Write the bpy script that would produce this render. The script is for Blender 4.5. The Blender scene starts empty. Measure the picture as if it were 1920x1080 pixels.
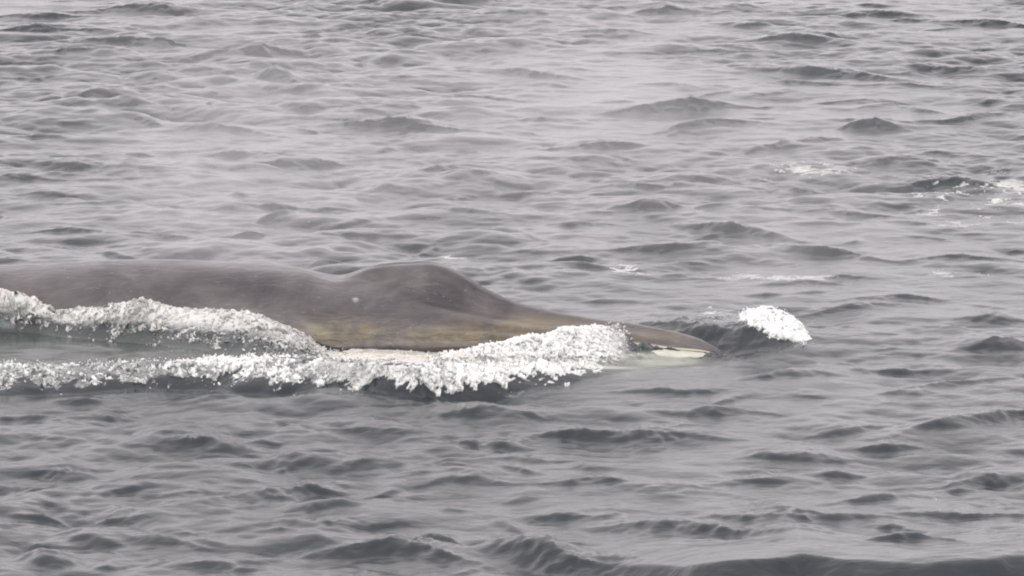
import bpy, math
import numpy as np

# ------------------------------------------------------------------ camera
sc = bpy.context.scene
COL = sc.collection
CAM_H, CAM_D, PITCH, F = 12.5, 75.0, math.radians(9.05), 9792.0   # metres, metres, down-tilt, focal in 1920-px units
cd = bpy.data.cameras.new('camera'); cam = bpy.data.objects.new('camera', cd); COL.objects.link(cam)
cam.location = (0, -CAM_D, CAM_H); cam.rotation_euler = (math.pi/2 - PITCH, 0, 0)
cd.sensor_width = 36; cd.lens = 36*F/1920; cd.clip_start = 1; cd.clip_end = 20000
sc.camera = cam

# ------------------------------------------------------------------ sky, sun, exposure
SUN_EL, SUN_AZ = math.radians(52), math.radians(205)
w = bpy.data.worlds.new("World"); sc.world = w; w.use_nodes = True
nt = w.node_tree; nt.nodes.clear()
out = nt.nodes.new('ShaderNodeOutputWorld'); bg = nt.nodes.new('ShaderNodeBackground')
sky = nt.nodes.new('ShaderNodeTexSky'); sky.sky_type = 'NISHITA'; sky.sun_disc = False
sky.sun_elevation = SUN_EL; sky.sun_rotation = SUN_AZ; sky.air_density = 1.0; sky.dust_density = 4.0
hs = nt.nodes.new('ShaderNodeHueSaturation'); hs.inputs['Saturation'].default_value = 0.06
mx = nt.nodes.new('ShaderNodeMix'); mx.data_type = 'RGBA'; mx.inputs[0].default_value = 0.92
mx.inputs[7].default_value = (8.8, 8.35, 8.55, 1)                    # even grey cloud deck
nt.links.new(sky.outputs[0], hs.inputs['Color']); nt.links.new(hs.outputs[0], mx.inputs[6])
nt.links.new(mx.outputs[2], bg.inputs['Color']); bg.inputs['Strength'].default_value = 0.13
nt.links.new(bg.outputs[0], out.inputs['Surface'])
sl = bpy.data.lights.new('sun', 'SUN'); sl.energy = 0.8; sl.angle = math.radians(25); sl.color = (1, .97, .93)
so = bpy.data.objects.new('sun', sl); COL.objects.link(so)
so.rotation_euler = (math.pi/2 - SUN_EL, 0, math.pi - SUN_AZ)
sc.view_settings.view_transform = 'Standard'; sc.view_settings.look = 'None'
sc.view_settings.exposure = 0.44; sc.view_settings.gamma = 1
sc.cycles.filter_width = 2.0; sc.cycles.max_bounces = 8; sc.cycles.volume_bounces = 1; sc.cycles.volume_step_rate = 3
sc.cycles.transparent_max_bounces = 12

rng = np.random.default_rng(7)

# ------------------------------------------------------------------ where a feature seen in the picture stands on the sea
cp, sp_ = math.cos(PITCH), math.sin(PITCH)
def ray(px, py):
    u = (np.asarray(px, float)-960)/F; v = (540-np.asarray(py, float))/F
    return u, cp + v*sp_, -sp_ + v*cp
def at_z(px, py, z=0.0):                       # world x, y at height z
    dx, dy, dz = ray(px, py); t = (z-CAM_H)/dz
    return dx*t, -CAM_D + dy*t
def z_at_y(px, py, y):                         # height where the ray crosses the plane y
    dx, dy, dz = ray(px, py); t = (y+CAM_D)/dy
    return CAM_H + dz*t
def project(X, Y, Z):
    ry, rz = Y+CAM_D, Z-CAM_H
    d = ry*cp - rz*sp_; u = ry*sp_ + rz*cp
    return 960 + F*X/d, 540 - F*u/d
def px2x(px): return (np.asarray(px, float)-960)/128.0

# ------------------------------------------------------------------ smooth periodic noise tiles
def noise_tile(n, slope, kmin, kmax, seed, ani=1.0):
    r = np.random.default_rng(seed)
    k = np.fft.fftfreq(n)*n; kx, ky = np.meshgrid(k, k); kk = np.sqrt((kx*ani)**2+ky**2); kk[0, 0] = 1
    a = kk**(-slope)*((kk >= kmin) & (kk <= kmax)); a[0, 0] = 0
    t = np.real(np.fft.ifft2(a*(r.standard_normal((n, n))+1j*r.standard_normal((n, n)))))
    return (t/t.std()).astype(np.float32)
def sample(tile, L, X, Y):
    n = tile.shape[0]
    fx = (X/L*n) % n; fy = (Y/L*n) % n
    i = np.floor(fx).astype(int) % n; j = np.floor(fy).astype(int) % n
    a = fx-np.floor(fx); b = fy-np.floor(fy); i1 = (i+1) % n; j1 = (j+1) % n
    return tile[j, i]*(1-a)*(1-b)+tile[j, i1]*a*(1-b)+tile[j1, i]*(1-a)*b+tile[j1, i1]*a*b
def sm(e0, e1, x):
    t = np.clip((x-e0)/(e1-e0), 0, 1); return t*t*(3-2*t)
N1 = noise_tile(512, 1.6, 2, 120, 11)
N2 = noise_tile(512, 1.2, 6, 200, 12)
N3 = noise_tile(512, 1.5, 2, 160, 13, ani=1.6)

# ------------------------------------------------------------------ wave field (directional spectrum, choppy)
LT, NT = 60.0, 2048
def wave_tiles():
    r = np.random.default_rng(2024)
    k1 = np.fft.fftfreq(NT, LT/NT)*2*math.pi
    KX, KY = np.meshgrid(k1, k1); K = np.hypot(KX, KY); K[0, 0] = 1
    kp = 2*math.pi/3.6
    S = K**-4.05*np.exp(-1.1*(kp/K)**2)*np.exp(-(K*0.025)**2)
    th = np.arctan2(KY, KX) - math.radians(-98)
    D = 0.07 + 0.55*np.cos(th)**4 + 0.5*np.clip(np.cos(th-.75), 0, 1)**8 + 0.3*np.clip(np.cos(th+.9), 0, 1)**8
    A = np.sqrt(S*D)*(r.standard_normal(K.shape)+1j*r.standard_normal(K.shape)); A[0, 0] = 0
    h = np.fft.ifft2(A); s = 1.0/np.real(h).std()
    H = np.real(h)*s
    DX = np.real(np.fft.ifft2(-1j*KX/K*A))*s; DY = np.real(np.fft.ifft2(-1j*KY/K*A))*s
    return H.astype(np.float32), DX.astype(np.float32), DY.astype(np.float32)
WH, WX, WY = wave_tiles()
AMP, CHOP = 0.033, 1.25

# crests seen in the photo: x, y of the apex, reach left, reach right, dark face height (all picture px), lean
CRESTS = [
 (285,6,110,95,18,0),(75,44,70,55,18,0),(140,92,90,90,12,0),(235,66,110,120,18,0),(480,86,120,75,20,-.1),(520,128,40,40,22,.2),
 (185,170,115,50,17,0),(230,190,70,35,7,.1),(285,222,60,40,9,.15),(715,220,120,200,22,.06),(1295,183,160,90,26,-.05),
 (1140,265,130,70,14,0),(440,283,70,30,9,0),(520,297,60,60,11,.05),(825,313,60,35,16,-.1),(140,303,80,150,9,.08),
 (95,364,90,70,7,0),(230,379,150,90,7,0),(480,382,160,200,7,.02),(140,423,80,70,11,0),(300,430,70,90,10,.05),(470,430,80,60,9,0),
 (1255,9,60,60,16,0),(1500,66,80,70,12,0),(1855,34,120,120,14,.1),(1150,56,110,70,9,.05),(1560,126,150,130,18,.12),
 (1330,92,180,130,7,0),(1645,224,65,55,17,0),(1540,258,170,60,10,-.12),(1810,214,130,100,9,-.08),(1245,380,90,40,14,0),
 (1370,416,95,110,20,.15),(1540,460,100,110,16,.1),(1490,352,55,90,12,0),(1770,328,90,80,22,0),(890,764,95,100,17,0),
 (375,812,100,100,22,.03),(120,876,90,80,14,.05),(575,900,190,80,20,-.07),(640,945,100,50,9,0),(600,972,120,170,11,0),
 (170,998,60,70,10,.08),(300,1000,70,110,9,.1),(75,1030,45,60,18,.05),(720,1018,190,120,20,0),(800,1030,100,120,20,.08),(1010,1015,100,190,32,.16),
 (1180,808,220,180,15,0),(1340,762,110,120,12,0),(1885,768,190,80,20,-.14),(1660,826,80,70,9,0),(1500,838,80,90,12,0),
 (1560,872,50,60,10,0),(1480,955,150,220,14,.03),(1290,985,170,220,17,.08),(1860,895,110,90,12,-.05),(1570,800,70,110,9,-.05),
 (1870,640,80,80,15,0),(1860,592,60,60,12,0),(1325,594,150,140,34,.10),(1790,715,130,120,10,-.1),(1700,690,80,90,8,0),
 (680,40,70,60,10,0),(560,8,60,60,9,0),(650,152,80,60,9,0),(780,62,60,50,12,0),(1040,70,60,80,9,0),(990,130,140,90,14,.08),
 (1700,155,80,90,9,0),(1480,150,60,90,11,0),(60,250,80,70,11,.05),(410,235,90,110,14,.08),(590,298,60,60,8,0),(1700,300,90,80,9,-.06),
 (1340,228,120,110,12,-.06),(1090,410,90,70,9,.03),(1000,355,80,60,8,0),(1350,330,100,80,9,0),(1600,395,80,110,9,.06),(1800,480,90,110,10,0),
 (1690,555,90,80,9,0),(1590,575,80,100,8,-.05),(1480,700,110,90,9,-.04),(1250,720,90,110,9,.02),(70,780,90,70,10,0),(200,770,70,60,9,0),
 (700,800,90,110,8,0),(560,860,90,90,8,0),(880,905,80,80,9,0),(1000,860,90,90,8,0),(1100,900,110,80,9,-.04),(700,870,80,70,8,0),
 (1640,930,110,120,9,-.05),(1790,960,110,100,9,0),(1240,905,80,90,8,0),(60,960,70,60,10,0),(400,1055,90,110,12,.05),(230,950,80,80,9,0),
 (1720,1035,80,90,12,0),(930,830,80,70,8,0),(1420,890,90,70,9,-.04),(350,990,60,50,8,.1),(1050,960,90,100,9,0),(90,20,90,80,12,0),
 (880,180,90,110,9,0),(1010,215,80,90,9,0),(870,400,90,90,7,0),(660,440,110,120,7,0),(40,330,70,70,9,0),(330,320,70,80,8,0),
 (1650,20,90,90,10,0),(1420,40,80,90,9,.05),(1780,120,90,90,11,.06),(960,25,80,70,9,0),(1620,185,90,80,9,0),(1080,480,90,60,10,0),
 (1500,520,80,80,9,0),(1250,460,90,80,10,.05),(1200,340,80,70,10,0),
]

# ------------------------------------------------------------------ wake ridges along the whale (px stations)
def tab(px, xs, ys): return np.interp(px, xs, ys)
A_PX = [-400, 0, 100, 300, 440, 600, 700, 780, 850, 950, 1050, 1130, 1190, 1270]
A_T  = [700, 684, 692, 682, 672, 672, 682, 684, 664, 638, 624, 614, 624, 636]
A_B  = [728, 722, 722, 713, 712, 722, 718, 722, 728, 714, 702, 684, 672, 668]
A_H  = [.12, .18, .2, .24, .27, .32, .33, .36, .42, .47, .42, .28, .12, .02]
B_PX = [-400, 0, 40, 75, 110, 180, 270, 330, 480, 560, 620, 680]
B_T  = [530, 538, 548, 562, 585, 577, 562, 574, 588, 624, 660, 668]
B_B  = [600, 606, 610, 615, 620, 625, 632, 640, 655, 668, 674, 676]
B_Y  = [.0, -.2, -.25, -.35, -.45, -.6, -.75, -.88, -1.22, -1.45, -1.6, -1.7]

def extra_height(X, Y, fine):
    """height added to the open sea: seen crests + bow wave + wash beside the whale"""
    H = np.zeros_like(X)
    warp = sample(N1, 14.0, X, Y); fineN = sample(N2, 7.0, X, Y*.5)
    r_ = np.random.default_rng(77); small = []
    for _ in range(340):
        small.append((r_.uniform(-20, 1940), 1090*r_.random()**1.15-5, r_.uniform(20, 70), r_.uniform(20, 70), r_.uniform(3, 7), r_.normal(0, .07)))
    for (cx, cy, l, r, th, lean) in CRESTS+small:
        h = th/(124.0 if th > 8 else 138.)*np.interp(cy, [0, 400, 1000], [1.25, 1.05, .95])
        wx, wy = at_z(cx, cy, h)
        sc_ = 1/128.0*(wy+CAM_D)/CAM_D
        L_, R_ = l*sc_*1.35, r*sc_*1.35
        wf, wb = h*2.3+.08, h*7+.35
        m = (X > wx-L_) & (X < wx+R_) & (Y > wy-wf-4) & (Y < wy+wb+4)
        if not m.any(): continue
        x, y = X[m], Y[m]
        s = (x-wx); s = np.where(s < 0, s/L_, s/R_)
        along = np.clip(1-np.abs(s), 0, 1); along = along*along*(3-2*along)
        along = (along*.25 + .75*np.clip(1-np.abs(s), 0, 1))*(1+.07*fineN[m])
        yc = wy - lean*(x-wx)*128/21.0 + .15*warp[m] + .012*fineN[m] - .25*h/.2*(s*s)
        d = y-yc
        wf_ = wf*(.35+.65*along); wb_ = wb
        fr = np.clip(1+d/wf_, 0, 1)**1.25; bk = np.clip(1-d/wb_, 0, 1); bk = bk*bk*(3-2*bk)*.5+bk*bk*.5
        H[m] += h*along*np.where(d < 0, fr, bk)
    # the big dark swell across the bottom right corner
    wx, wy = at_z(1515, 1048, .42)
    px = 960+128*X*CAM_D/(Y+CAM_D)*1.02
    cpy = tab(px, [1000, 1200, 1330, 1440, 1515, 1600, 1750, 1850, 1920, 2100], [1110, 1068, 1060, 1048, 1034, 1046, 1058, 1054, 1046, 1046])
    h = .48*sm(1080, 1400, px)+1e-4
    _, yc = at_z(px, cpy, h); d = Y-yc+.06*warp
    H += h*np.where(d < 0, np.clip(1+d/.95, 0, 1)**1.1, (lambda b: b*b*(3-2*b))(np.clip(1-d/4.5, 0, 1)))
    return H

def wake_height(X, Y):
    px = 960+128*X
    H = np.zeros_like(X)
    n = sample(N1, 5.0, X, Y); n2 = sample(N2, 4.0, X, Y)
    # outer roll of the bow wave
    h = tab(px, A_PX, A_H)
    _, yc = at_z(px, tab(px, A_PX, A_T)+6, h); _, yf = at_z(px, tab(px, A_PX, A_B)+21, 0)
    yc = yc + .05*n; wf = np.maximum(yc-yf, .5); d = Y-yc
    fr = np.clip(1+d/wf, 0, 1); fr = fr**.85
    bk = np.clip(1-d/1.9, 0, 1); bk = bk*bk*(3-2*bk)
    H = np.maximum(H, h*np.where(d < 0, fr, bk))
    # wash piled against the flank
    yB = tab(px, B_PX, B_Y); hB = z_at_y(px, tab(px, B_PX, B_T), yB)
    _, yfB = at_z(px, tab(px, B_PX, B_B), .08); wfB = np.maximum(yB-yfB, .3); d = Y-yB
    fr = np.clip(1+d/wfB, 0, 1); bk = np.clip(1-d/1.5, 0, 1)
    live = sm(690, 640, px)*sm(-900, -300, px)
    H = np.maximum(H, (hB+.02*n)*np.where(d < 0, fr**1.1, bk)*live)
    # a drawn-down hollow in front of the upper lip
    dd = np.exp(-((Y+1.45)/.8)**2)*sm(560, 640, px)*sm(1000, 900, px)
    H -= .16*dd
    dd = np.exp(-((Y+2.1)/.9)**2)*sm(1090, 1180, px)*sm(1460, 1330, px)
    H -= .06*dd + .05*dd*np.clip(sample(N1, 2.2, X, Y*.6), -1, .3)
    # breaking splash ahead of the snout
    sx, sy = at_z(1452, 590, .34)
    H += .37*np.exp(-np.abs((X-sx)/.42)**2.2)*np.where(Y < sy, np.exp(-((Y-sy)/.55)**2), np.exp(-((Y-sy)/.9)**2))
    return H

def whale_zone(X, Y):
    px = 960+128*X
    yc = tab(px, [0, 1350], [.7, -2.05])
    return np.exp(-((Y-yc+1.1)/3.4)**2)*sm(1560, 1250, px)*sm(-2200, -500, px)

def graded(lo, hi, step, far):
    a = np.arange(lo, hi+step*.5, step); outr = []; s = step; v = a[-1]
    while v < far: s *= 1.12; v += s; outr.append(v)
    inl = []; s = step; v = a[0]
    while v > -far: s *= 1.12; v -= s; inl.append(v)
    return np.array(inl[::-1]+list(a)+outr)
gx = graded(-12.4, 12.4, .031, 4000); gy = graded(-18.5, 51, .05, 4000)
GX, GY = np.meshgrid(gx, gy)
dist = np.maximum(np.maximum(np.abs(GX)-12.4, np.maximum(GY-51, -18.5-GY)), 0)
fade = 1/(1+(dist/70)**2)
wz = whale_zone(GX, GY)
calm = 1-.78*wz
gust = np.clip(1+.38*sample(N1, 45.0, GX, GY), .35, 2)
amp = AMP*np.interp(GY, [-17, 0, 45], [.86, .95, 1.3])*calm*fade*gust*(1-.45*np.exp(-((GX+.6)/3)**2-((GY-9)/5)**2))
Hh = sample(WH, LT, GX, GY)*amp
near = dist < 6
EX = np.where(near, 1.0, 0.0)
ex = extra_height(GX, GY, None)*(1-.25*wz)
WK = wake_height(GX, GY)*sm(6, 0, dist)
SZ = Hh+ex+WK
SX = GX+sample(WX, LT, GX, GY)*amp*CHOP
SY = GY+sample(WY, LT, GX, GY)*amp*CHOP

# foam masks live on the water's vertices
PX, PY = project(SX, SY, SZ)
ragA = 9*sample(N2, 3.2, GX, GY)+6*sample(N1, 2.0, GX, GY)
def band(px, py, P, T, B, e0=3, e1=5, rag=1.0): 
    t = tab(px, P, T); b = tab(px, P, B)
    return sm(-e0, e0, py-t+rag*ragA*.3+2)*sm(-e1, e1, b-py+rag*ragA*.8)
inwk = (np.abs(GX) < 11) & (GY > -8) & (GY < 3.5)
lace = sample(N3, 5.0, GX, GY)
fA = band(PX, PY, A_PX, A_T, A_B)*sm(1235, 1090, PX)*(.78+.22*sm(600, 850, PX))
fB = band(PX, PY, B_PX, B_T, B_B, 3, 13)*sm(700, 600, PX)*.8
fC = band(PX, PY, [560, 620, 760, 900, 1000], [660, 660, 652, 652, 640], [680, 686, 690, 690, 690])*sm(560, 640, PX)*sm(1010, 960, PX)*(.55+.25*sm(-.6, .6, lace))
fD = band(PX, PY, [1375, 1400, 1440, 1480, 1505, 1524], [592, 584, 581, 596, 616, 640], [594, 604, 627, 638, 643, 644], 4, 8, .4)*sm(1378, 1392, PX)*sm(1526, 1518, PX)
fE = sm(1.3, .7, ((PX-1385)/45)**2+((PY-592)/10)**2+ragA*.05)*.35
frB = np.clip((PY-tab(PX, B_PX, B_T))/(tab(PX, B_PX, B_B)-tab(PX, B_PX, B_T)), 0, 1)
foam = np.maximum.reduce([fA*(.55+.45*sm(500, 860, PX)), fB*(1-.65*sm(.2, .8, frB)), fC, fD, fE])*inwk
def flecks(cx, cy, rx, ry, th, gain=1.0):
    q = np.exp(-((PX-cx)/rx)**2-((PY-cy)/ry)**2)
    n = .6*sample(N3, 9.0, GX+3, GY*.8)+.5*sample(N2, 5.0, GX*.6, GY*.5)+.5*lace
    return sm(th-.3, th+.3, n+2.0*(q-1))*gain*.72*np.sqrt(q)
fl = np.maximum.reduce([flecks(1830, 375, 150, 55, .0, .9), flecks(1500, 322, 110, 20, .2, .8), flecks(1190, 503, 90, 12, .2, .9), flecks(1460, 520, 190, 9, .25, .7),
    flecks(1640, 955, 220, 16, .9, .6), flecks(1480, 966, 90, 10, .5, .7), flecks(620, 420, 120, 9, .8, .5), flecks(1330, 585, 60, 14, .2, .8),
    flecks(1160, 340, 60, 10, .9, .8), flecks(840, 483, 60, 7, .4, .8), flecks(960, 740, 90, 14, .7, .45), flecks(1660, 368, 60, 10, .5, .8), flecks(1780,515,120,14,.7,.6)])
foam = np.maximum(foam, fl*(dist < .1))
# thin clear water over the pale jaw
clr = sm(1.2, .5, ((PX-1215)/150)**2+((PY-672)/20)**2)*inwk
# aerated green-grey water between the foam lines
aer = np.maximum.reduce([sm(-20, 10, PY-tab(PX, B_PX, B_B)+6)*sm(-8, 8, tab(PX, A_PX, A_T)-PY)*sm(640, 420, PX)*.9*inwk,
     sm(1.4, .4, ((PX-1130)/260)**2+((PY-682)/22)**2)*.8*inwk,
     ])

milk = sm(1.4, .6, ((PX-1160)/150)**2+((PY-676)/15)**2)*inwk*.9

def link_mesh(name, verts, faces, mat, parent=None, smooth=True):
    me = bpy.data.meshes.new(name)
    verts = np.asarray(verts, np.float32); faces = np.asarray(faces, np.int32)
    me.vertices.add(len(verts)); me.vertices.foreach_set('co', verts.ravel())
    k = faces.shape[1]
    me.loops.add(faces.size); me.loops.foreach_set('vertex_index', faces.ravel())
    me.polygons.add(len(faces)); me.polygons.foreach_set('loop_start', np.arange(0, faces.size, k, dtype=np.int32))
    me.polygons.foreach_set('use_smooth', np.full(len(faces), smooth))
    me.update(calc_edges=True)
    if mat: me.materials.append(mat)
    o = bpy.data.objects.new(name, me); COL.objects.link(o)
    if parent: o.parent = parent
    return o
def attr(o, name, vals):
    a = o.data.attributes.new(name, 'FLOAT', 'POINT'); a.data.foreach_set('value', np.asarray(vals, np.float32).ravel())

# ------------------------------------------------------------------ materials
class Mat:
    def __init__(s, name):
        s.m = bpy.data.materials.new(name); s.m.use_nodes = True; s.n = s.m.node_tree; s.n.nodes.clear()
        s.out = s.node('ShaderNodeOutputMaterial')
    def node(s, t, **kw):
        x = s.n.nodes.new(t)
        for k, v in kw.items():
            if k in x.inputs: x.inputs[k].default_value = v
            else: setattr(x, k, v)
        return x
    def l(s, a, b): s.n.links.new(a, b)
    def math(s, op, a, b=None, clamp=False):
        x = s.node('ShaderNodeMath', operation=op, use_clamp=clamp)
        for i, v in enumerate((a, b)):
            if v is None: continue
            if isinstance(v, (int, float)): x.inputs[i].default_value = v
            else: s.l(v, x.inputs[i])
        return x.outputs[0]
    def mixc(s, f, a, b):
        x = s.node('ShaderNodeMix', data_type='RGBA')
        for i, v in ((0, f), (6, a), (7, b)):
            if isinstance(v, (int, float, tuple)): x.inputs[i].default_value = v
            else: s.l(v, x.inputs[i])
        return x.outputs[2]
    def noise(s, scale, detail=4, rough=.55, vec=None, dist=0.0):
        x = s.node('ShaderNodeTexNoise', Scale=scale, Detail=detail, Roughness=rough, Distortion=dist)
        if vec: s.l(vec, x.inputs['Vector'])
        return x.outputs['Fac']
    def ramp(s, f, a, b):
        x = s.node('ShaderNodeMapRange', interpolation_type='SMOOTHSTEP'); x.inputs[1].default_value = a; x.inputs[2].default_value = b
        s.l(f, x.inputs[0]); return x.outputs[0]

def water_material():
    M = Mat('sea_water')
    geo = M.node('ShaderNodeNewGeometry'); P = geo.outputs['Position']
    mp = M.node('ShaderNodeMapping'); mp.inputs['Scale'].default_value = (.6, 1.0, 1); M.l(P, mp.inputs['Vector']); V = mp.outputs[0]
    foam = M.node('ShaderNodeAttribute', attribute_name='foam').outputs['Fac']
    aer = M.node('ShaderNodeAttribute', attribute_name='aerated').outputs['Fac']
    clr = M.node('ShaderNodeAttribute', attribute_name='clear').outputs['Fac']
    b1 = M.node('ShaderNodeBump', Strength=1.0, Distance=.016); M.l(M.noise(3.2, 3, .55, V, .4), b1.inputs['Height'])
    b2 = M.node('ShaderNodeBump', Strength=1.0, Distance=.006); M.l(M.noise(14, 3, .6, V, .3), b2.inputs['Height']); M.l(b1.outputs[0], b2.inputs['Normal'])
    tone = M.noise(.35, 3, .5, V)
    base = M.mixc(tone, (.011, .018, .023, 1), (.030, .034, .038, 1))
    base = M.mixc(aer, base, (.058, .066, .064, 1))
    base = M.mixc(M.node('ShaderNodeAttribute', attribute_name='milky').outputs['Fac'], base, (.58, .59, .52, 1))
    wtr = M.node('ShaderNodeBsdfPrincipled', Roughness=.20, IOR=1.333)
    M.l(base, wtr.inputs['Base Color']); M.l(b2.outputs[0], wtr.inputs['Normal'])
    tr = M.node('ShaderNodeBsdfTransparent', Color=(.74, .82, .78, 1))
    fr = M.node('ShaderNodeFresnel', IOR=1.333); M.l(b2.outputs[0], fr.inputs['Normal'])
    cl = M.math('MULTIPLY', M.math('MULTIPLY', clr, .85), M.math('SUBTRACT', 1.0, fr.outputs[0]))
    m1 = M.node('ShaderNodeMixShader'); M.l(cl, m1.inputs[0]); M.l(wtr.outputs[0], m1.inputs[1]); M.l(tr.outputs[0], m1.inputs[2])
    # foam film
    n = M.noise(16, 5, .65, V, .8); n2 = M.noise(5, 4, .6, V, .6)
    th = M.math('SUBTRACT', 1.02, M.math('MULTIPLY', foam, .92))
    nn = M.math('ADD', M.math('MULTIPLY', n, .55), M.math('MULTIPLY', n2, .45))
    f = M.ramp(M.math('SUBTRACT', nn, th), -.34, .12)
    f = M.math('MULTIPLY', f, M.math('MULTIPLY', M.ramp(foam, 0.0, .5), M.math('ADD', .45, M.math('MULTIPLY', foam, .5))))
    fb = M.node('ShaderNodeBsdfPrincipled', Roughness=.7); fb.inputs['Base Color'].default_value = (.76, .76, .74, 1)
    bf = M.node('ShaderNodeBump', Strength=1.0, Distance=.05); M.l(n, bf.inputs['Height']); M.l(bf.outputs[0], fb.inputs['Normal'])
    m2 = M.node('ShaderNodeMixShader'); M.l(f, m2.inputs[0]); M.l(m1.outputs[0], m2.inputs[1]); M.l(fb.outputs[0], m2.inputs[2])
    M.l(m2.outputs[0], M.out.inputs['Surface'])
    return M.m

def foam_material(name, col, wet=.62, rough=.6):
    M = Mat(name)
    P = M.node('ShaderNodeNewGeometry').outputs['Position']
    b = M.node('ShaderNodeBump', Strength=1, Distance=.006); M.l(M.noise(45, 3, .6, P), b.inputs['Height'])
    n = M.math('ADD', M.math('MULTIPLY', M.noise(6, 4, .6, P, .9), .7), M.math('MULTIPLY', M.noise(18, 3, .55, P, .6), .3))
    c = M.mixc(M.ramp(n, .36, .56), tuple(v*wet for v in col[:3])+(1,), col)      # thin wet patches
    th = M.node('ShaderNodeAttribute', attribute_name='thin').outputs['Fac']
    c = M.mixc(M.math('MULTIPLY', th, M.ramp(n, .70, .44)), c, (.20, .225, .21, 1))
    p = M.node('ShaderNodeBsdfPrincipled', Roughness=rough); M.l(c, p.inputs['Base Color'])
    p.inputs['Subsurface Weight'].default_value = .6; p.inputs['Subsurface Radius'].default_value = (1, 1, 1); p.inputs['Subsurface Scale'].default_value = .09
    M.l(b.outputs[0], p.inputs['Normal'])
    hole = M.math('MULTIPLY', M.ramp(th, .35, .95), M.ramp(n, .56, .44))                  # lace: open water between the bubbles
    tr = M.node('ShaderNodeBsdfTransparent'); ms = M.node('ShaderNodeMixShader')
    M.l(hole, ms.inputs[0]); M.l(p.outputs[0], ms.inputs[1]); M.l(tr.outputs[0], ms.inputs[2]); M.l(ms.outputs[0], M.out.inputs['Surface'])
    return M.m

def skin_material():
    M = Mat('wet_whale_skin')
    geo = M.node('ShaderNodeNewGeometry'); P = geo.outputs['Position']
    n1 = M.noise(1.1, 4, .55, P, .5); n2 = M.noise(6, 4, .6, P)
    c = M.mixc(M.ramp(n1, .3, .68), (.030, .025, .029, 1), (.094, .083, .084, 1))
    sp = M.noise(38, 2, .5, P); c = M.mixc(M.math('MULTIPLY', M.ramp(sp, .70, .78), .35), c, (.28, .26, .25, 1))
    dia = M.node('ShaderNodeAttribute', attribute_name='diatoms').outputs['Fac']
    dn = M.math('MULTIPLY', dia, M.ramp(M.math('ADD', M.math('MULTIPLY', n1, .6), M.math('MULTIPLY', n2, .4)), .25, .75))
    c = M.mixc(dn, c, (.19, .145, .062, 1))
    pal = M.node('ShaderNodeAttribute', attribute_name='pale').outputs['Fac']
    c = M.mixc(pal, c, (.55, .50, .36, 1))
    sca = M.node('ShaderNodeAttribute', attribute_name='scar').outputs['Fac']
    c = M.mixc(sca, c, (.7, .68, .66, 1))
    mp = M.node('ShaderNodeMapping'); mp.inputs['Scale'].default_value = (.5, 1, 1.6); M.l(P, mp.inputs['Vector'])
    st = M.noise(5, 5, .6, mp.outputs[0], 1.2)
    sc_ = M.ramp(M.noise(9, 2, .5, mp.outputs[0], 2.5), .685, .72); c = M.mixc(M.math('MULTIPLY', sc_, .4), c, (.24, .22, .22, 1))
    hgt = M.math('ADD', st, M.math('MULTIPLY', M.noise(30, 3, .6, P), .12))
    b = M.node('ShaderNodeBump', Strength=.7, Distance=.030); M.l(hgt, b.inputs['Height'])
    p = M.node('ShaderNodeBsdfPrincipled', Roughness=.38, IOR=1.38); M.l(c, p.inputs['Base Color']); M.l(b.outputs[0], p.inputs['Normal'])
    M.l(b.outputs[0], p.inputs['Coat Normal']); p.inputs['Coat Weight'].default_value = .25; p.inputs['Coat Roughness'].default_value = .22
    M.l(M.math('ADD', .14, M.math('MULTIPLY', st, .42)), p.inputs['Roughness'])
    M.l(p.outputs[0], M.out.inputs['Surface'])
    return M.m
def jaw_material():
    M = Mat('pale_jaw_skin')
    P = M.node('ShaderNodeNewGeometry').outputs['Position']
    c = M.mixc(M.noise(4, 4, .6, P), (.30, .31, .27, 1), (.58, .57, .49, 1))
    p = M.node('ShaderNodeBsdfPrincipled', Roughness=.4); M.l(c, p.inputs['Base Color']); M.l(p.outputs[0], M.out.inputs['Surface'])
    return M.m
def flat_material(name, col, rough=.8):
    M = Mat(name); p = M.node('ShaderNodeBsdfPrincipled', Roughness=rough); p.inputs['Base Color'].default_value = col
    M.l(p.outputs[0], M.out.inputs['Surface']); return M.m

# ------------------------------------------------------------------ the sea
ny, nx = GX.shape
ii = (np.arange(ny-1)[:, None]*nx+np.arange(nx-1)[None, :]).ravel()
faces = np.stack([ii, ii+1, ii+nx+1, ii+nx], 1)
sea = link_mesh('sea', np.stack([SX, SY, SZ], -1).reshape(-1, 3), faces, water_material())
sea['kind'] = 'structure'; sea['label'] = 'grey choppy open sea under an overcast sky'
attr(sea, 'foam', foam); attr(sea, 'aerated', aer); attr(sea, 'clear', clr); attr(sea, 'milky', milk)
deep = link_mesh('deep_water', [(-4500, -4500, -6), (4500, -4500, -6), (4500, 4500, -6), (-4500, 4500, -6)], [(0, 1, 2, 3)], flat_material('deep_water', (.02, .035, .04, 1)), smooth=False)
deep['kind'] = 'structure'

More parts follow.
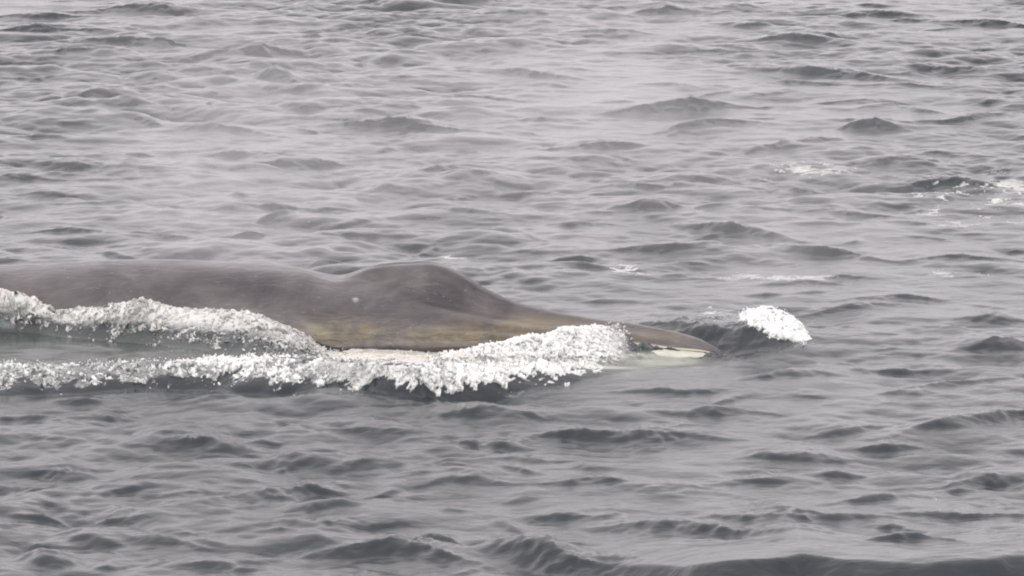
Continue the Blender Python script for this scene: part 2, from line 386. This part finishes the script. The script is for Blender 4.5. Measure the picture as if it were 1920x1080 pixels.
# ------------------------------------------------------------------ the whale
def catmull(xs, ys, x):
    xs = np.asarray(xs, float); ys = np.asarray(ys, float); x = np.asarray(x, float)
    m = np.gradient(ys, xs, axis=0)
    i = np.clip(np.searchsorted(xs, x, side='right')-1, 0, len(xs)-2)
    h = xs[i+1]-xs[i]; t = (x-xs[i])/h
    sh = (slice(None),)+(None,)*(ys.ndim-1); t = t[sh]; h = h[sh]
    return (2*t**3-3*t**2+1)*ys[i]+(t**3-2*t**2+t)*h*m[i]+(-2*t**3+3*t**2)*ys[i+1]+(t**3-t**2)*h*m[i+1]
AX_P = [-1900, -1200, -500, 0, 300, 600, 760, 900, 1030, 1130, 1260, 1350]
AX_Y = [3.2, 2.7, 1.7, 1.08, .72, .26, 0, -.32, -.74, -1.10, -1.66, -2.06]
def oval(top, half, mid, bot):              # round back sections: 11 points from crown to keel
    a = np.linspace(0, math.pi/2, 8); pts = [(-half*math.sin(t), mid+(top-mid)*math.cos(t)) for t in a]
    b = np.linspace(math.pi/2, math.pi, 4)[1:]; pts += [(-half*math.sin(t), mid+(mid-bot)*math.cos(t)) for t in b]
    return pts
def head(pts, bot): 
    ly, lz = pts[-1]
    return pts + [(ly*.85, lz-.25*(lz-bot)), (ly*.55, lz-.65*(lz-bot)), (0, bot)]
SECT = {
 -1950: oval(-.55, .12, -.9, -1.2), -1600: oval(-.1, .40, -.9, -1.5), -1200: oval(.2, .85, -.9, -2.0), -600: oval(.55, 1.3, -.8, -2.4), -200: oval(.68, 1.45, -.7, -2.5),
 0: oval(.71, 1.5, -.65, -2.5), 180: oval(.81, 1.52, -.6, -2.4), 300: oval(.85, 1.5, -.6, -2.3), 450: oval(.835, 1.46, -.58, -2.2), 560: oval(.79, 1.42, -.52, -2.1),
 640: head([(0, .68), (-.28, .675), (-.55, .60), (-.82, .48), (-1.05, .32), (-1.22, .12), (-1.32, -.08), (-1.36, -.26)], -1.9),
 700: head([(0, .86), (-.20, .83), (-.38, .68), (-.66, .56), (-.95, .38), (-1.15, .16), (-1.26, -.02), (-1.31, -.18)], -1.75),
 760: head([(0, .93), (-.22, .90), (-.40, .76), (-.58, .57), (-.86, .40), (-1.10, .20), (-1.22, .0), (-1.27, -.16)], -1.6),
 830: head([(0, .93), (-.18, .89), (-.34, .70), (-.52, .46), (-.84, .38), (-1.07, .20), (-1.17, .0), (-1.22, -.14)], -1.45),
 870: head([(0, .80), (-.17, .74), (-.30, .57), (-.46, .375), (-.82, .33), (-1.03, .19), (-1.13, .0), (-1.17, -.12)], -1.3),
 900: head([(0, .655), (-.15, .60), (-.27, .46), (-.42, .325), (-.78, .29), (-1.0, .17), (-1.09, .0), (-1.13, -.10)], -1.2),
 960: head([(0, .45), (-.12, .42), (-.24, .32), (-.38, .255), (-.72, .235), (-.93, .14), (-1.0, .0), (-1.05, -.08)], -1.0),
 1030: head([(0, .35), (-.10, .33), (-.20, .26), (-.34, .215), (-.62, .195), (-.81, .12), (-.87, .02), (-.91, -.04)], -.8),
 1130: head([(0, .27), (-.08, .26), (-.18, .22), (-.30, .19), (-.48, .17), (-.61, .12), (-.68, .06), (-.71, .01)], -.55),
 1200: head([(0, .25), (-.07, .24), (-.15, .21), (-.25, .18), (-.38, .15), (-.47, .10), (-.52, .06), (-.54, .03)], -.4),
 1260: head([(0, .215), (-.06, .205), (-.13, .18), (-.22, .145), (-.31, .105), (-.37, .07), (-.40, .045), (-.42, .02)], -.3),
 1310: head([(0, .12), (-.05, .115), (-.10, .10), (-.15, .08), (-.20, .06), (-.24, .04), (-.26, .02), (-.27, .0)], -.2),
 1338: head([(0, .01), (-.03, .008), (-.05, .0), (-.07, -.01), (-.085, -.02), (-.095, -.03), (-.10, -.035), (-.10, -.04)], -.1),
}
ks = sorted(SECT); arr = np.array([SECT[k] for k in ks])            # stations x 11 x 2
fx = np.linspace(-1950, 1338, 420); S = catmull(ks, arr, fx)         # 420 x 11 x 2
q = np.linspace(0, 10, 61)
S2 = catmull(np.arange(11), np.swapaxes(S, 0, 1), q)                 # 61 x 420 x 2
S2 = np.swapaxes(S2, 0, 1); S2[:, 0, 0] = 0; S2[:, -1, 0] = 0
axy = catmull(AX_P, AX_Y, fx)
def loft(S2, fx, axy):
    n, k, _ = S2.shape
    near_ = S2; far_ = S2[:, 1:-1][:, ::-1].copy(); far_[..., 0] *= -1
    ring = np.concatenate([near_, far_], 1); m = ring.shape[1]
    V = np.zeros((n, m, 3)); V[..., 0] = px2x(fx)[:, None]; V[..., 1] = ring[..., 0]+axy[:, None]; V[..., 2] = ring[..., 1]
    i = np.arange(n-1)[:, None]*m; j = np.arange(m)[None, :]; j1 = (j+1) % m
    Fc = np.stack([i+j, i+j1, i+m+j1, i+m+j], -1).reshape(-1, 4)
    return V, Fc
V, Fc = loft(S2, fx, axy)
root = bpy.data.objects.new('whale', None); COL.objects.link(root); root.location = (px2x(300), .72, -2.3)
root['label'] = 'dark grey rorqual whale surfacing with its blowhole ridge and snout out of the water'; root['category'] = 'whale'
gx_ = fx[:, None]+0*V[..., 0]; ly_ = V[..., 1]-axy[:, None]
V[..., 2] -= .045*np.exp(-((gx_-715)/55)**2-((ly_+.30+(gx_-715)*.001)/.07)**2)+.04*np.exp(-((gx_-760)/75)**2-(ly_/.05)**2)
V[..., 2] -= .03*sm(1150, 1260, gx_)
V[..., 1] += .004*sample(N1, 3.5, V[..., 0], V[..., 2])
V = V - np.array(root.location)
body = link_mesh('body', V.reshape(-1, 3), Fc, skin_material(), root)
VW = V + np.array(root.location)
bpx, bpy_ = project(VW[..., 0], VW[..., 1], VW[..., 2])
def blob(cx, cy, rx, ry): return np.exp(-((bpx-cx)/rx)**2-((bpy_-cy)/ry)**2)
dia = np.clip(blob(640, 622, 60, 24)+.8*blob(860, 632, 90, 20)+blob(985, 616, 85, 18)*1.4+.3*blob(770, 625, 200, 20)+blob(1210, 630, 90, 9)*.7, 0, 1)
attr(body, 'diatoms', dia)
ringi = np.arange(VW.shape[1])[None, :]+0*VW[..., 0]
lip = np.exp(-((ringi/6.0-6.1)/.45)**2)*sm(1120, 1180, bpx)
attr(body, 'pale', lip*.9)
attr(body, 'scar', np.clip(blob(668, 562, 3.6, 2.6)*.8, 0, 1))
# lower jaw: pale, bulging outside the upper lip, mostly under water
JP = [600, 700, 830, 960, 1080, 1180, 1260, 1320, 1346]
lipy = catmull(ks, arr[:, 7, 0], np.array(JP[:-1]+[1338])); lipz = catmull(ks, arr[:, 7, 1], np.array(JP[:-1]+[1338]))
J = []
for i, p in enumerate(JP):
    y, z = lipy[i], lipz[i]; g = [.10, .12, .16, .30, .48, .46, .36, .25, .10][i]; dp = [1.7, 1.6, 1.35, 1.1, .85, .62, .45, .28, .06][i]
    z += [0, 0, 0, .0, .015, .015, .015, .015, .02][i]
    J.append([(0, z-.09-.2*dp), (y*.5, z-.07-.08*dp), (y*.9, z-.045), (y-g*.5, z-.035), (y-g, z-.05), (y-g*1.15, z-.10-.05*dp), (y-g*1.2, z-.30*dp-.08), (y*.7, z-.75*dp), (0, z-dp)])
J = np.array(J); jx = np.linspace(600, 1346, 140)
JS = catmull(JP, J, jx); JS = np.swapaxes(catmull(np.arange(9), np.swapaxes(JS, 0, 1), np.linspace(0, 8, 45)), 0, 1); JS[:, 0, 0] = 0; JS[:, -1, 0] = 0
jaxy = catmull(AX_P, AX_Y, np.clip(jx, -1900, 1350))
JV, JF = loft(JS, jx, jaxy)
jaw = link_mesh('lower_jaw', (JV-np.array(root.location)).reshape(-1, 3), JF, jaw_material(), root)
jaw['label'] = 'pale greenish white lower jaw just under the water'

# ------------------------------------------------------------------ foam clumps
def ico(sub):
    import bmesh
    bm = bmesh.new(); bmesh.ops.create_icosphere(bm, subdivisions=sub, radius=1)
    v = np.array([x.co[:] for x in bm.verts]); f = np.array([[a.index for a in g.verts] for g in bm.faces]); bm.free(); return v, f
ICO1, ICO2 = ico(1), ico(2)
def surf(x, y):
    """position of the sea surface above grid parameter x, y"""
    i = np.clip(np.searchsorted(gx, x)-1, 0, nx-2); j = np.clip(np.searchsorted(gy, y)-1, 0, ny-2)
    a = (x-gx[i])/(gx[i+1]-gx[i]); b = (y-gy[j])/(gy[j+1]-gy[j])
    def g(A): return A[j, i]*(1-a)*(1-b)+A[j, i+1]*a*(1-b)+A[j+1, i]*(1-a)*b+A[j+1, i+1]*a*b
    return g(SX), g(SY), g(SZ)
def clumps(name, mask, density, rmin, rmax, lift, seed, mat, label, flat=.75, power=2.2, nz=None):
    r = np.random.default_rng(seed)
    cell = np.outer(np.gradient(gy), np.gradient(gx))*mask
    cell[dist > 0] = 0
    cs = np.cumsum(cell.ravel()); n = int(cs[-1]*density)
    if n < 1: return None
    idx = np.searchsorted(cs, r.random(n)*cs[-1]); j, i = np.divmod(idx, nx)
    x = gx[i]+(r.random(n)-.5)*.031; y = gy[j]+(r.random(n)-.5)*.05
    cx, cy, cz = surf(x, y)
    hn = sample(N1, 1.6, x, y)*.5+sample(N2, 1.3, x, y)*.5
    m = mask[j, i]
    rad = rmin+(rmax-rmin)*r.random(n)**power
    z = cz+lift*np.clip(.45+.55*hn, -.1, 1.8)*m-rad*.15
    V_, F_, off = [], [], 0
    big = rad > .03
    for sel, (bv, bf) in ((big, ICO2), (~big, ICO1)):
        k = int(sel.sum())
        if not k: continue
        c = np.stack([cx[sel], cy[sel], z[sel]], 1)
        s = rad[sel][:, None]*np.stack([r.uniform(.7, 1.5, k), r.uniform(.7, 1.4, k), r.uniform(.55, 1.15, k)*flat/.75], 1)
        jit = 1+.28*r.standard_normal((k, len(bv), 1)); jit = np.clip(jit, .5, 1.6)
        P_ = bv[None]*jit*s[:, None, :]
        a = r.uniform(0, 6.28, k); t = r.normal(0, .45, k)
        ca, sa, ct, st = np.cos(a)[:, None], np.sin(a)[:, None], np.cos(t)[:, None], np.sin(t)[:, None]
        X_, Y_, Z_ = P_[..., 0], P_[..., 1], P_[..., 2]
        X_, Z_ = X_*ct-Z_*st, X_*st+Z_*ct
        X_, Y_ = X_*ca-Y_*sa, X_*sa+Y_*ca
        P_ = np.stack([X_, Y_, Z_], -1)+c[:, None]
        V_.append(P_.reshape(-1, 3)); F_.append((bf[None]+(np.arange(k)*len(bv))[:, None, None]+off).reshape(-1, 3)); off += k*len(bv)
    o = link_mesh(name, np.concatenate(V_), np.concatenate(F_), mat)
    o['kind'] = 'stuff'; o['label'] = label
    return o
FW = foam_material('white_foam', (.86, .86, .84, 1), .88); FG = foam_material('grey_foam', (.66, .625, .60, 1)); 
gaps = sm(-.9, .1, sample(N2, 2.6, GX, GY)+.4*lace)
BT = noise_tile(256, .6, 7, 16, 31)
def billow(x, y):
    """rounded lumps parted by sharp creases, four sizes"""
    o = 0; tot = 0
    for lam, g, ox in ((.34, 1, 0), (.19, .60, 3.1), (.11, .22, 7.7)):
        o = o+g*np.clip(np.abs(sample(BT, lam*11, x+ox+.3*lam*sample(N1, 2., x, y), y*1.1+ox))*1.0, 0, 2); tot += g
    return o/tot
def grid_at(A, x, y):
    i = np.clip(np.searchsorted(gx, x)-1, 0, nx-2); j = np.clip(np.searchsorted(gy, y)-1, 0, ny-2)
    a = (x-gx[i])/(gx[i+1]-gx[i]); b = (y-gy[j])/(gy[j+1]-gy[j])
    return A[j, i]*(1-a)*(1-b)+A[j, i+1]*a*(1-b)+A[j+1, i]*(1-a)*b+A[j+1, i+1]*a*b
def sheet(name, mask, box, amp, mat, label, dx=.011, dy=.02, cut=.25, strk=1.0):
    xs = np.arange(box[0], box[1], dx); ys = np.arange(box[2], box[3], dy)
    X, Y = np.meshgrid(xs, ys); m = grid_at(mask, X, Y); x, y, z = surf(X, Y)
    q = y-1.2*z
    b = billow(x*strk, q); m2 = m*(.72+.28*sample(N2, 1.1, x, y))+.22*(b-.7)*sm(0, .4, m)
    k = sm(cut, cut+.5, m2)
    k = k*(.6+.4*m2); amp = amp*np.clip(.9+.35*sample(N1, 3.0, x+2, y), .3, 1.35)
    gyx = np.gradient(z, axis=1)/dx; gyy = np.gradient(z, axis=0)/dy
    nl = np.sqrt(1+gyx**2+gyy**2); off = k*(.035+amp*b)
    x = x-off*gyx/nl+k*amp*.25*sample(BT, 1.9, x+5, q); y = y-off*(gyy/nl+.15)+k*amp*.25*sample(BT, 1.9, x+9, q); z = z-.03+off/nl
    keep = m2 > cut-.12
    ii = (np.arange(len(ys)-1)[:, None]*len(xs)+np.arange(len(xs)-1)[None, :])
    kf = (keep[:-1, :-1] | keep[1:, 1:]); ii = ii[kf]
    Fq = np.stack([ii, ii+1, ii+len(xs)+1, ii+len(xs)], 1)
    used, inv = np.unique(Fq, return_inverse=True)
    P = np.stack([x, y, z], -1).reshape(-1, 3)[used]; th = np.clip(grid_at(thin, X, Y)+1-sm(cut, cut+.55, m2), 0, 1).ravel()[used]
    o = link_mesh(name, P, inv.reshape(-1, 4), mat); attr(o, 'thin', th); o['kind'] = 'stuff'; o['label'] = label
    return o
tB = tab(PX, B_PX, B_T); bB = tab(PX, B_PX, B_B)
thin = np.where(PY < bB+4, np.clip(.25+sm(.15, .65, (PY-tB)/(bB-tB)+.22*lace)*.75, 0, 1), np.clip(sm(560, 250, PX)*.6+sm(560, 640, PX)*sm(860, 760, PX)*.5+sm(1010, 1170, PX)*.9+.25*lace, 0, 1))
sheet('bow_foam', fA*inwk*(.72+.28*gaps)*(GY < -1), (-9.5, 2.6, -7, -1), .038, FW, 'thick white foam rolling along the bow wave beside the whale', strk=.8)
sheet('flank_foam', fB*1.15*inwk*(.55+.45*gaps), (-9.5, -1.8, -4, 1), .032, FG, 'greyish lacy foam washing down the whale flank at the left', strk=.55)
sheet('splash_foam', np.clip(fD*1.5, 0, 1.3)*inwk, (2.8, 5, -4, 2), .026, FW, 'round white splash breaking just ahead of the snout')
edge = lambda f: 4*f*(1-f)
clumps('bow_spray', (fA*.4+edge(fA))*inwk*(GY < -1)*sm(1240, 1060, PX), 110, .004, .012, .06, 21, FW, 'small blobs of white spray thrown up by the bow wave')
clumps('flank_spray', (fB*.4+edge(fB)*.6)*inwk, 70, .004, .010, .03, 22, FG, 'small blobs of spray beside the whale flank')
fF = sm(1.3, .4, ((PX-1160)/55)**2+((PY-634)/15)**2)
clumps('snout_spray', fF*inwk, 420, .005, .016, .13, 26, FG, 'fine wash and drops breaking over the snout of the whale')
FC = foam_material('cream_foam', (.78, .68, .54, 1), .8)
clumps('lip_foam', fC*inwk*gaps**1.5*sm(682, 668, PY), 1500, .006, .017, .015, 23, FC, 'thin creamy foam in front of the whale lip')
clumps('splash_spray', (fD*.5+edge(fD))*inwk, 350, .004, .013, .06, 24, FW, 'droplets around the white splash ahead of the snout')
clumps('foam_flecks', np.maximum(fl, fE*inwk*.6)*(dist < .1), 130, .004, .011, .01, 25, FW, 'small white foam flecks scattered on the open water', flat=.4)

# ------------------------------------------------------------------ breath mist
def mist_obj(name, loc, size, dens, label, seed):
    M = Mat(name)
    tc = M.node('ShaderNodeTexCoord'); G = tc.outputs['Generated']
    sub = M.node('ShaderNodeVectorMath', operation='SUBTRACT'); M.l(G, sub.inputs[0]); sub.inputs[1].default_value = (.5, .5, .5)
    ln = M.node('ShaderNodeVectorMath', operation='LENGTH'); M.l(sub.outputs[0], ln.inputs[0])
    fall = M.ramp(ln.outputs['Value'], .49, .12)
    mp = M.node('ShaderNodeMapping'); mp.inputs['Location'].default_value = (seed, 0, 0); mp.inputs['Scale'].default_value = (size[0]/2, size[1]/2, size[2]/2); M.l(G, mp.inputs['Vector'])
    n = M.ramp(M.noise(.55, 3, .55, mp.outputs[0], .5), .30, .70)
    d = M.math('MULTIPLY', M.math('MULTIPLY', fall, n), dens)
    v = M.node('ShaderNodeVolumePrincipled'); v.inputs['Color'].default_value = (.97, .96, .96, 1); v.inputs['Anisotropy'].default_value = .2
    M.l(d, v.inputs['Density']); M.l(v.outputs[0], M.out.inputs['Volume'])
    bv, bf = ico(3)
    o = link_mesh(name, bv*np.array(size)/2, bf, M.m); o.location = loc
    o['kind'] = 'stuff'; o['label'] = label
    return o
mist_obj('breath_mist', (-1.2, 2.6, 2.2), (20, 11, 8), .12, 'thin pale mist of the whale breath hanging over its back', 3)
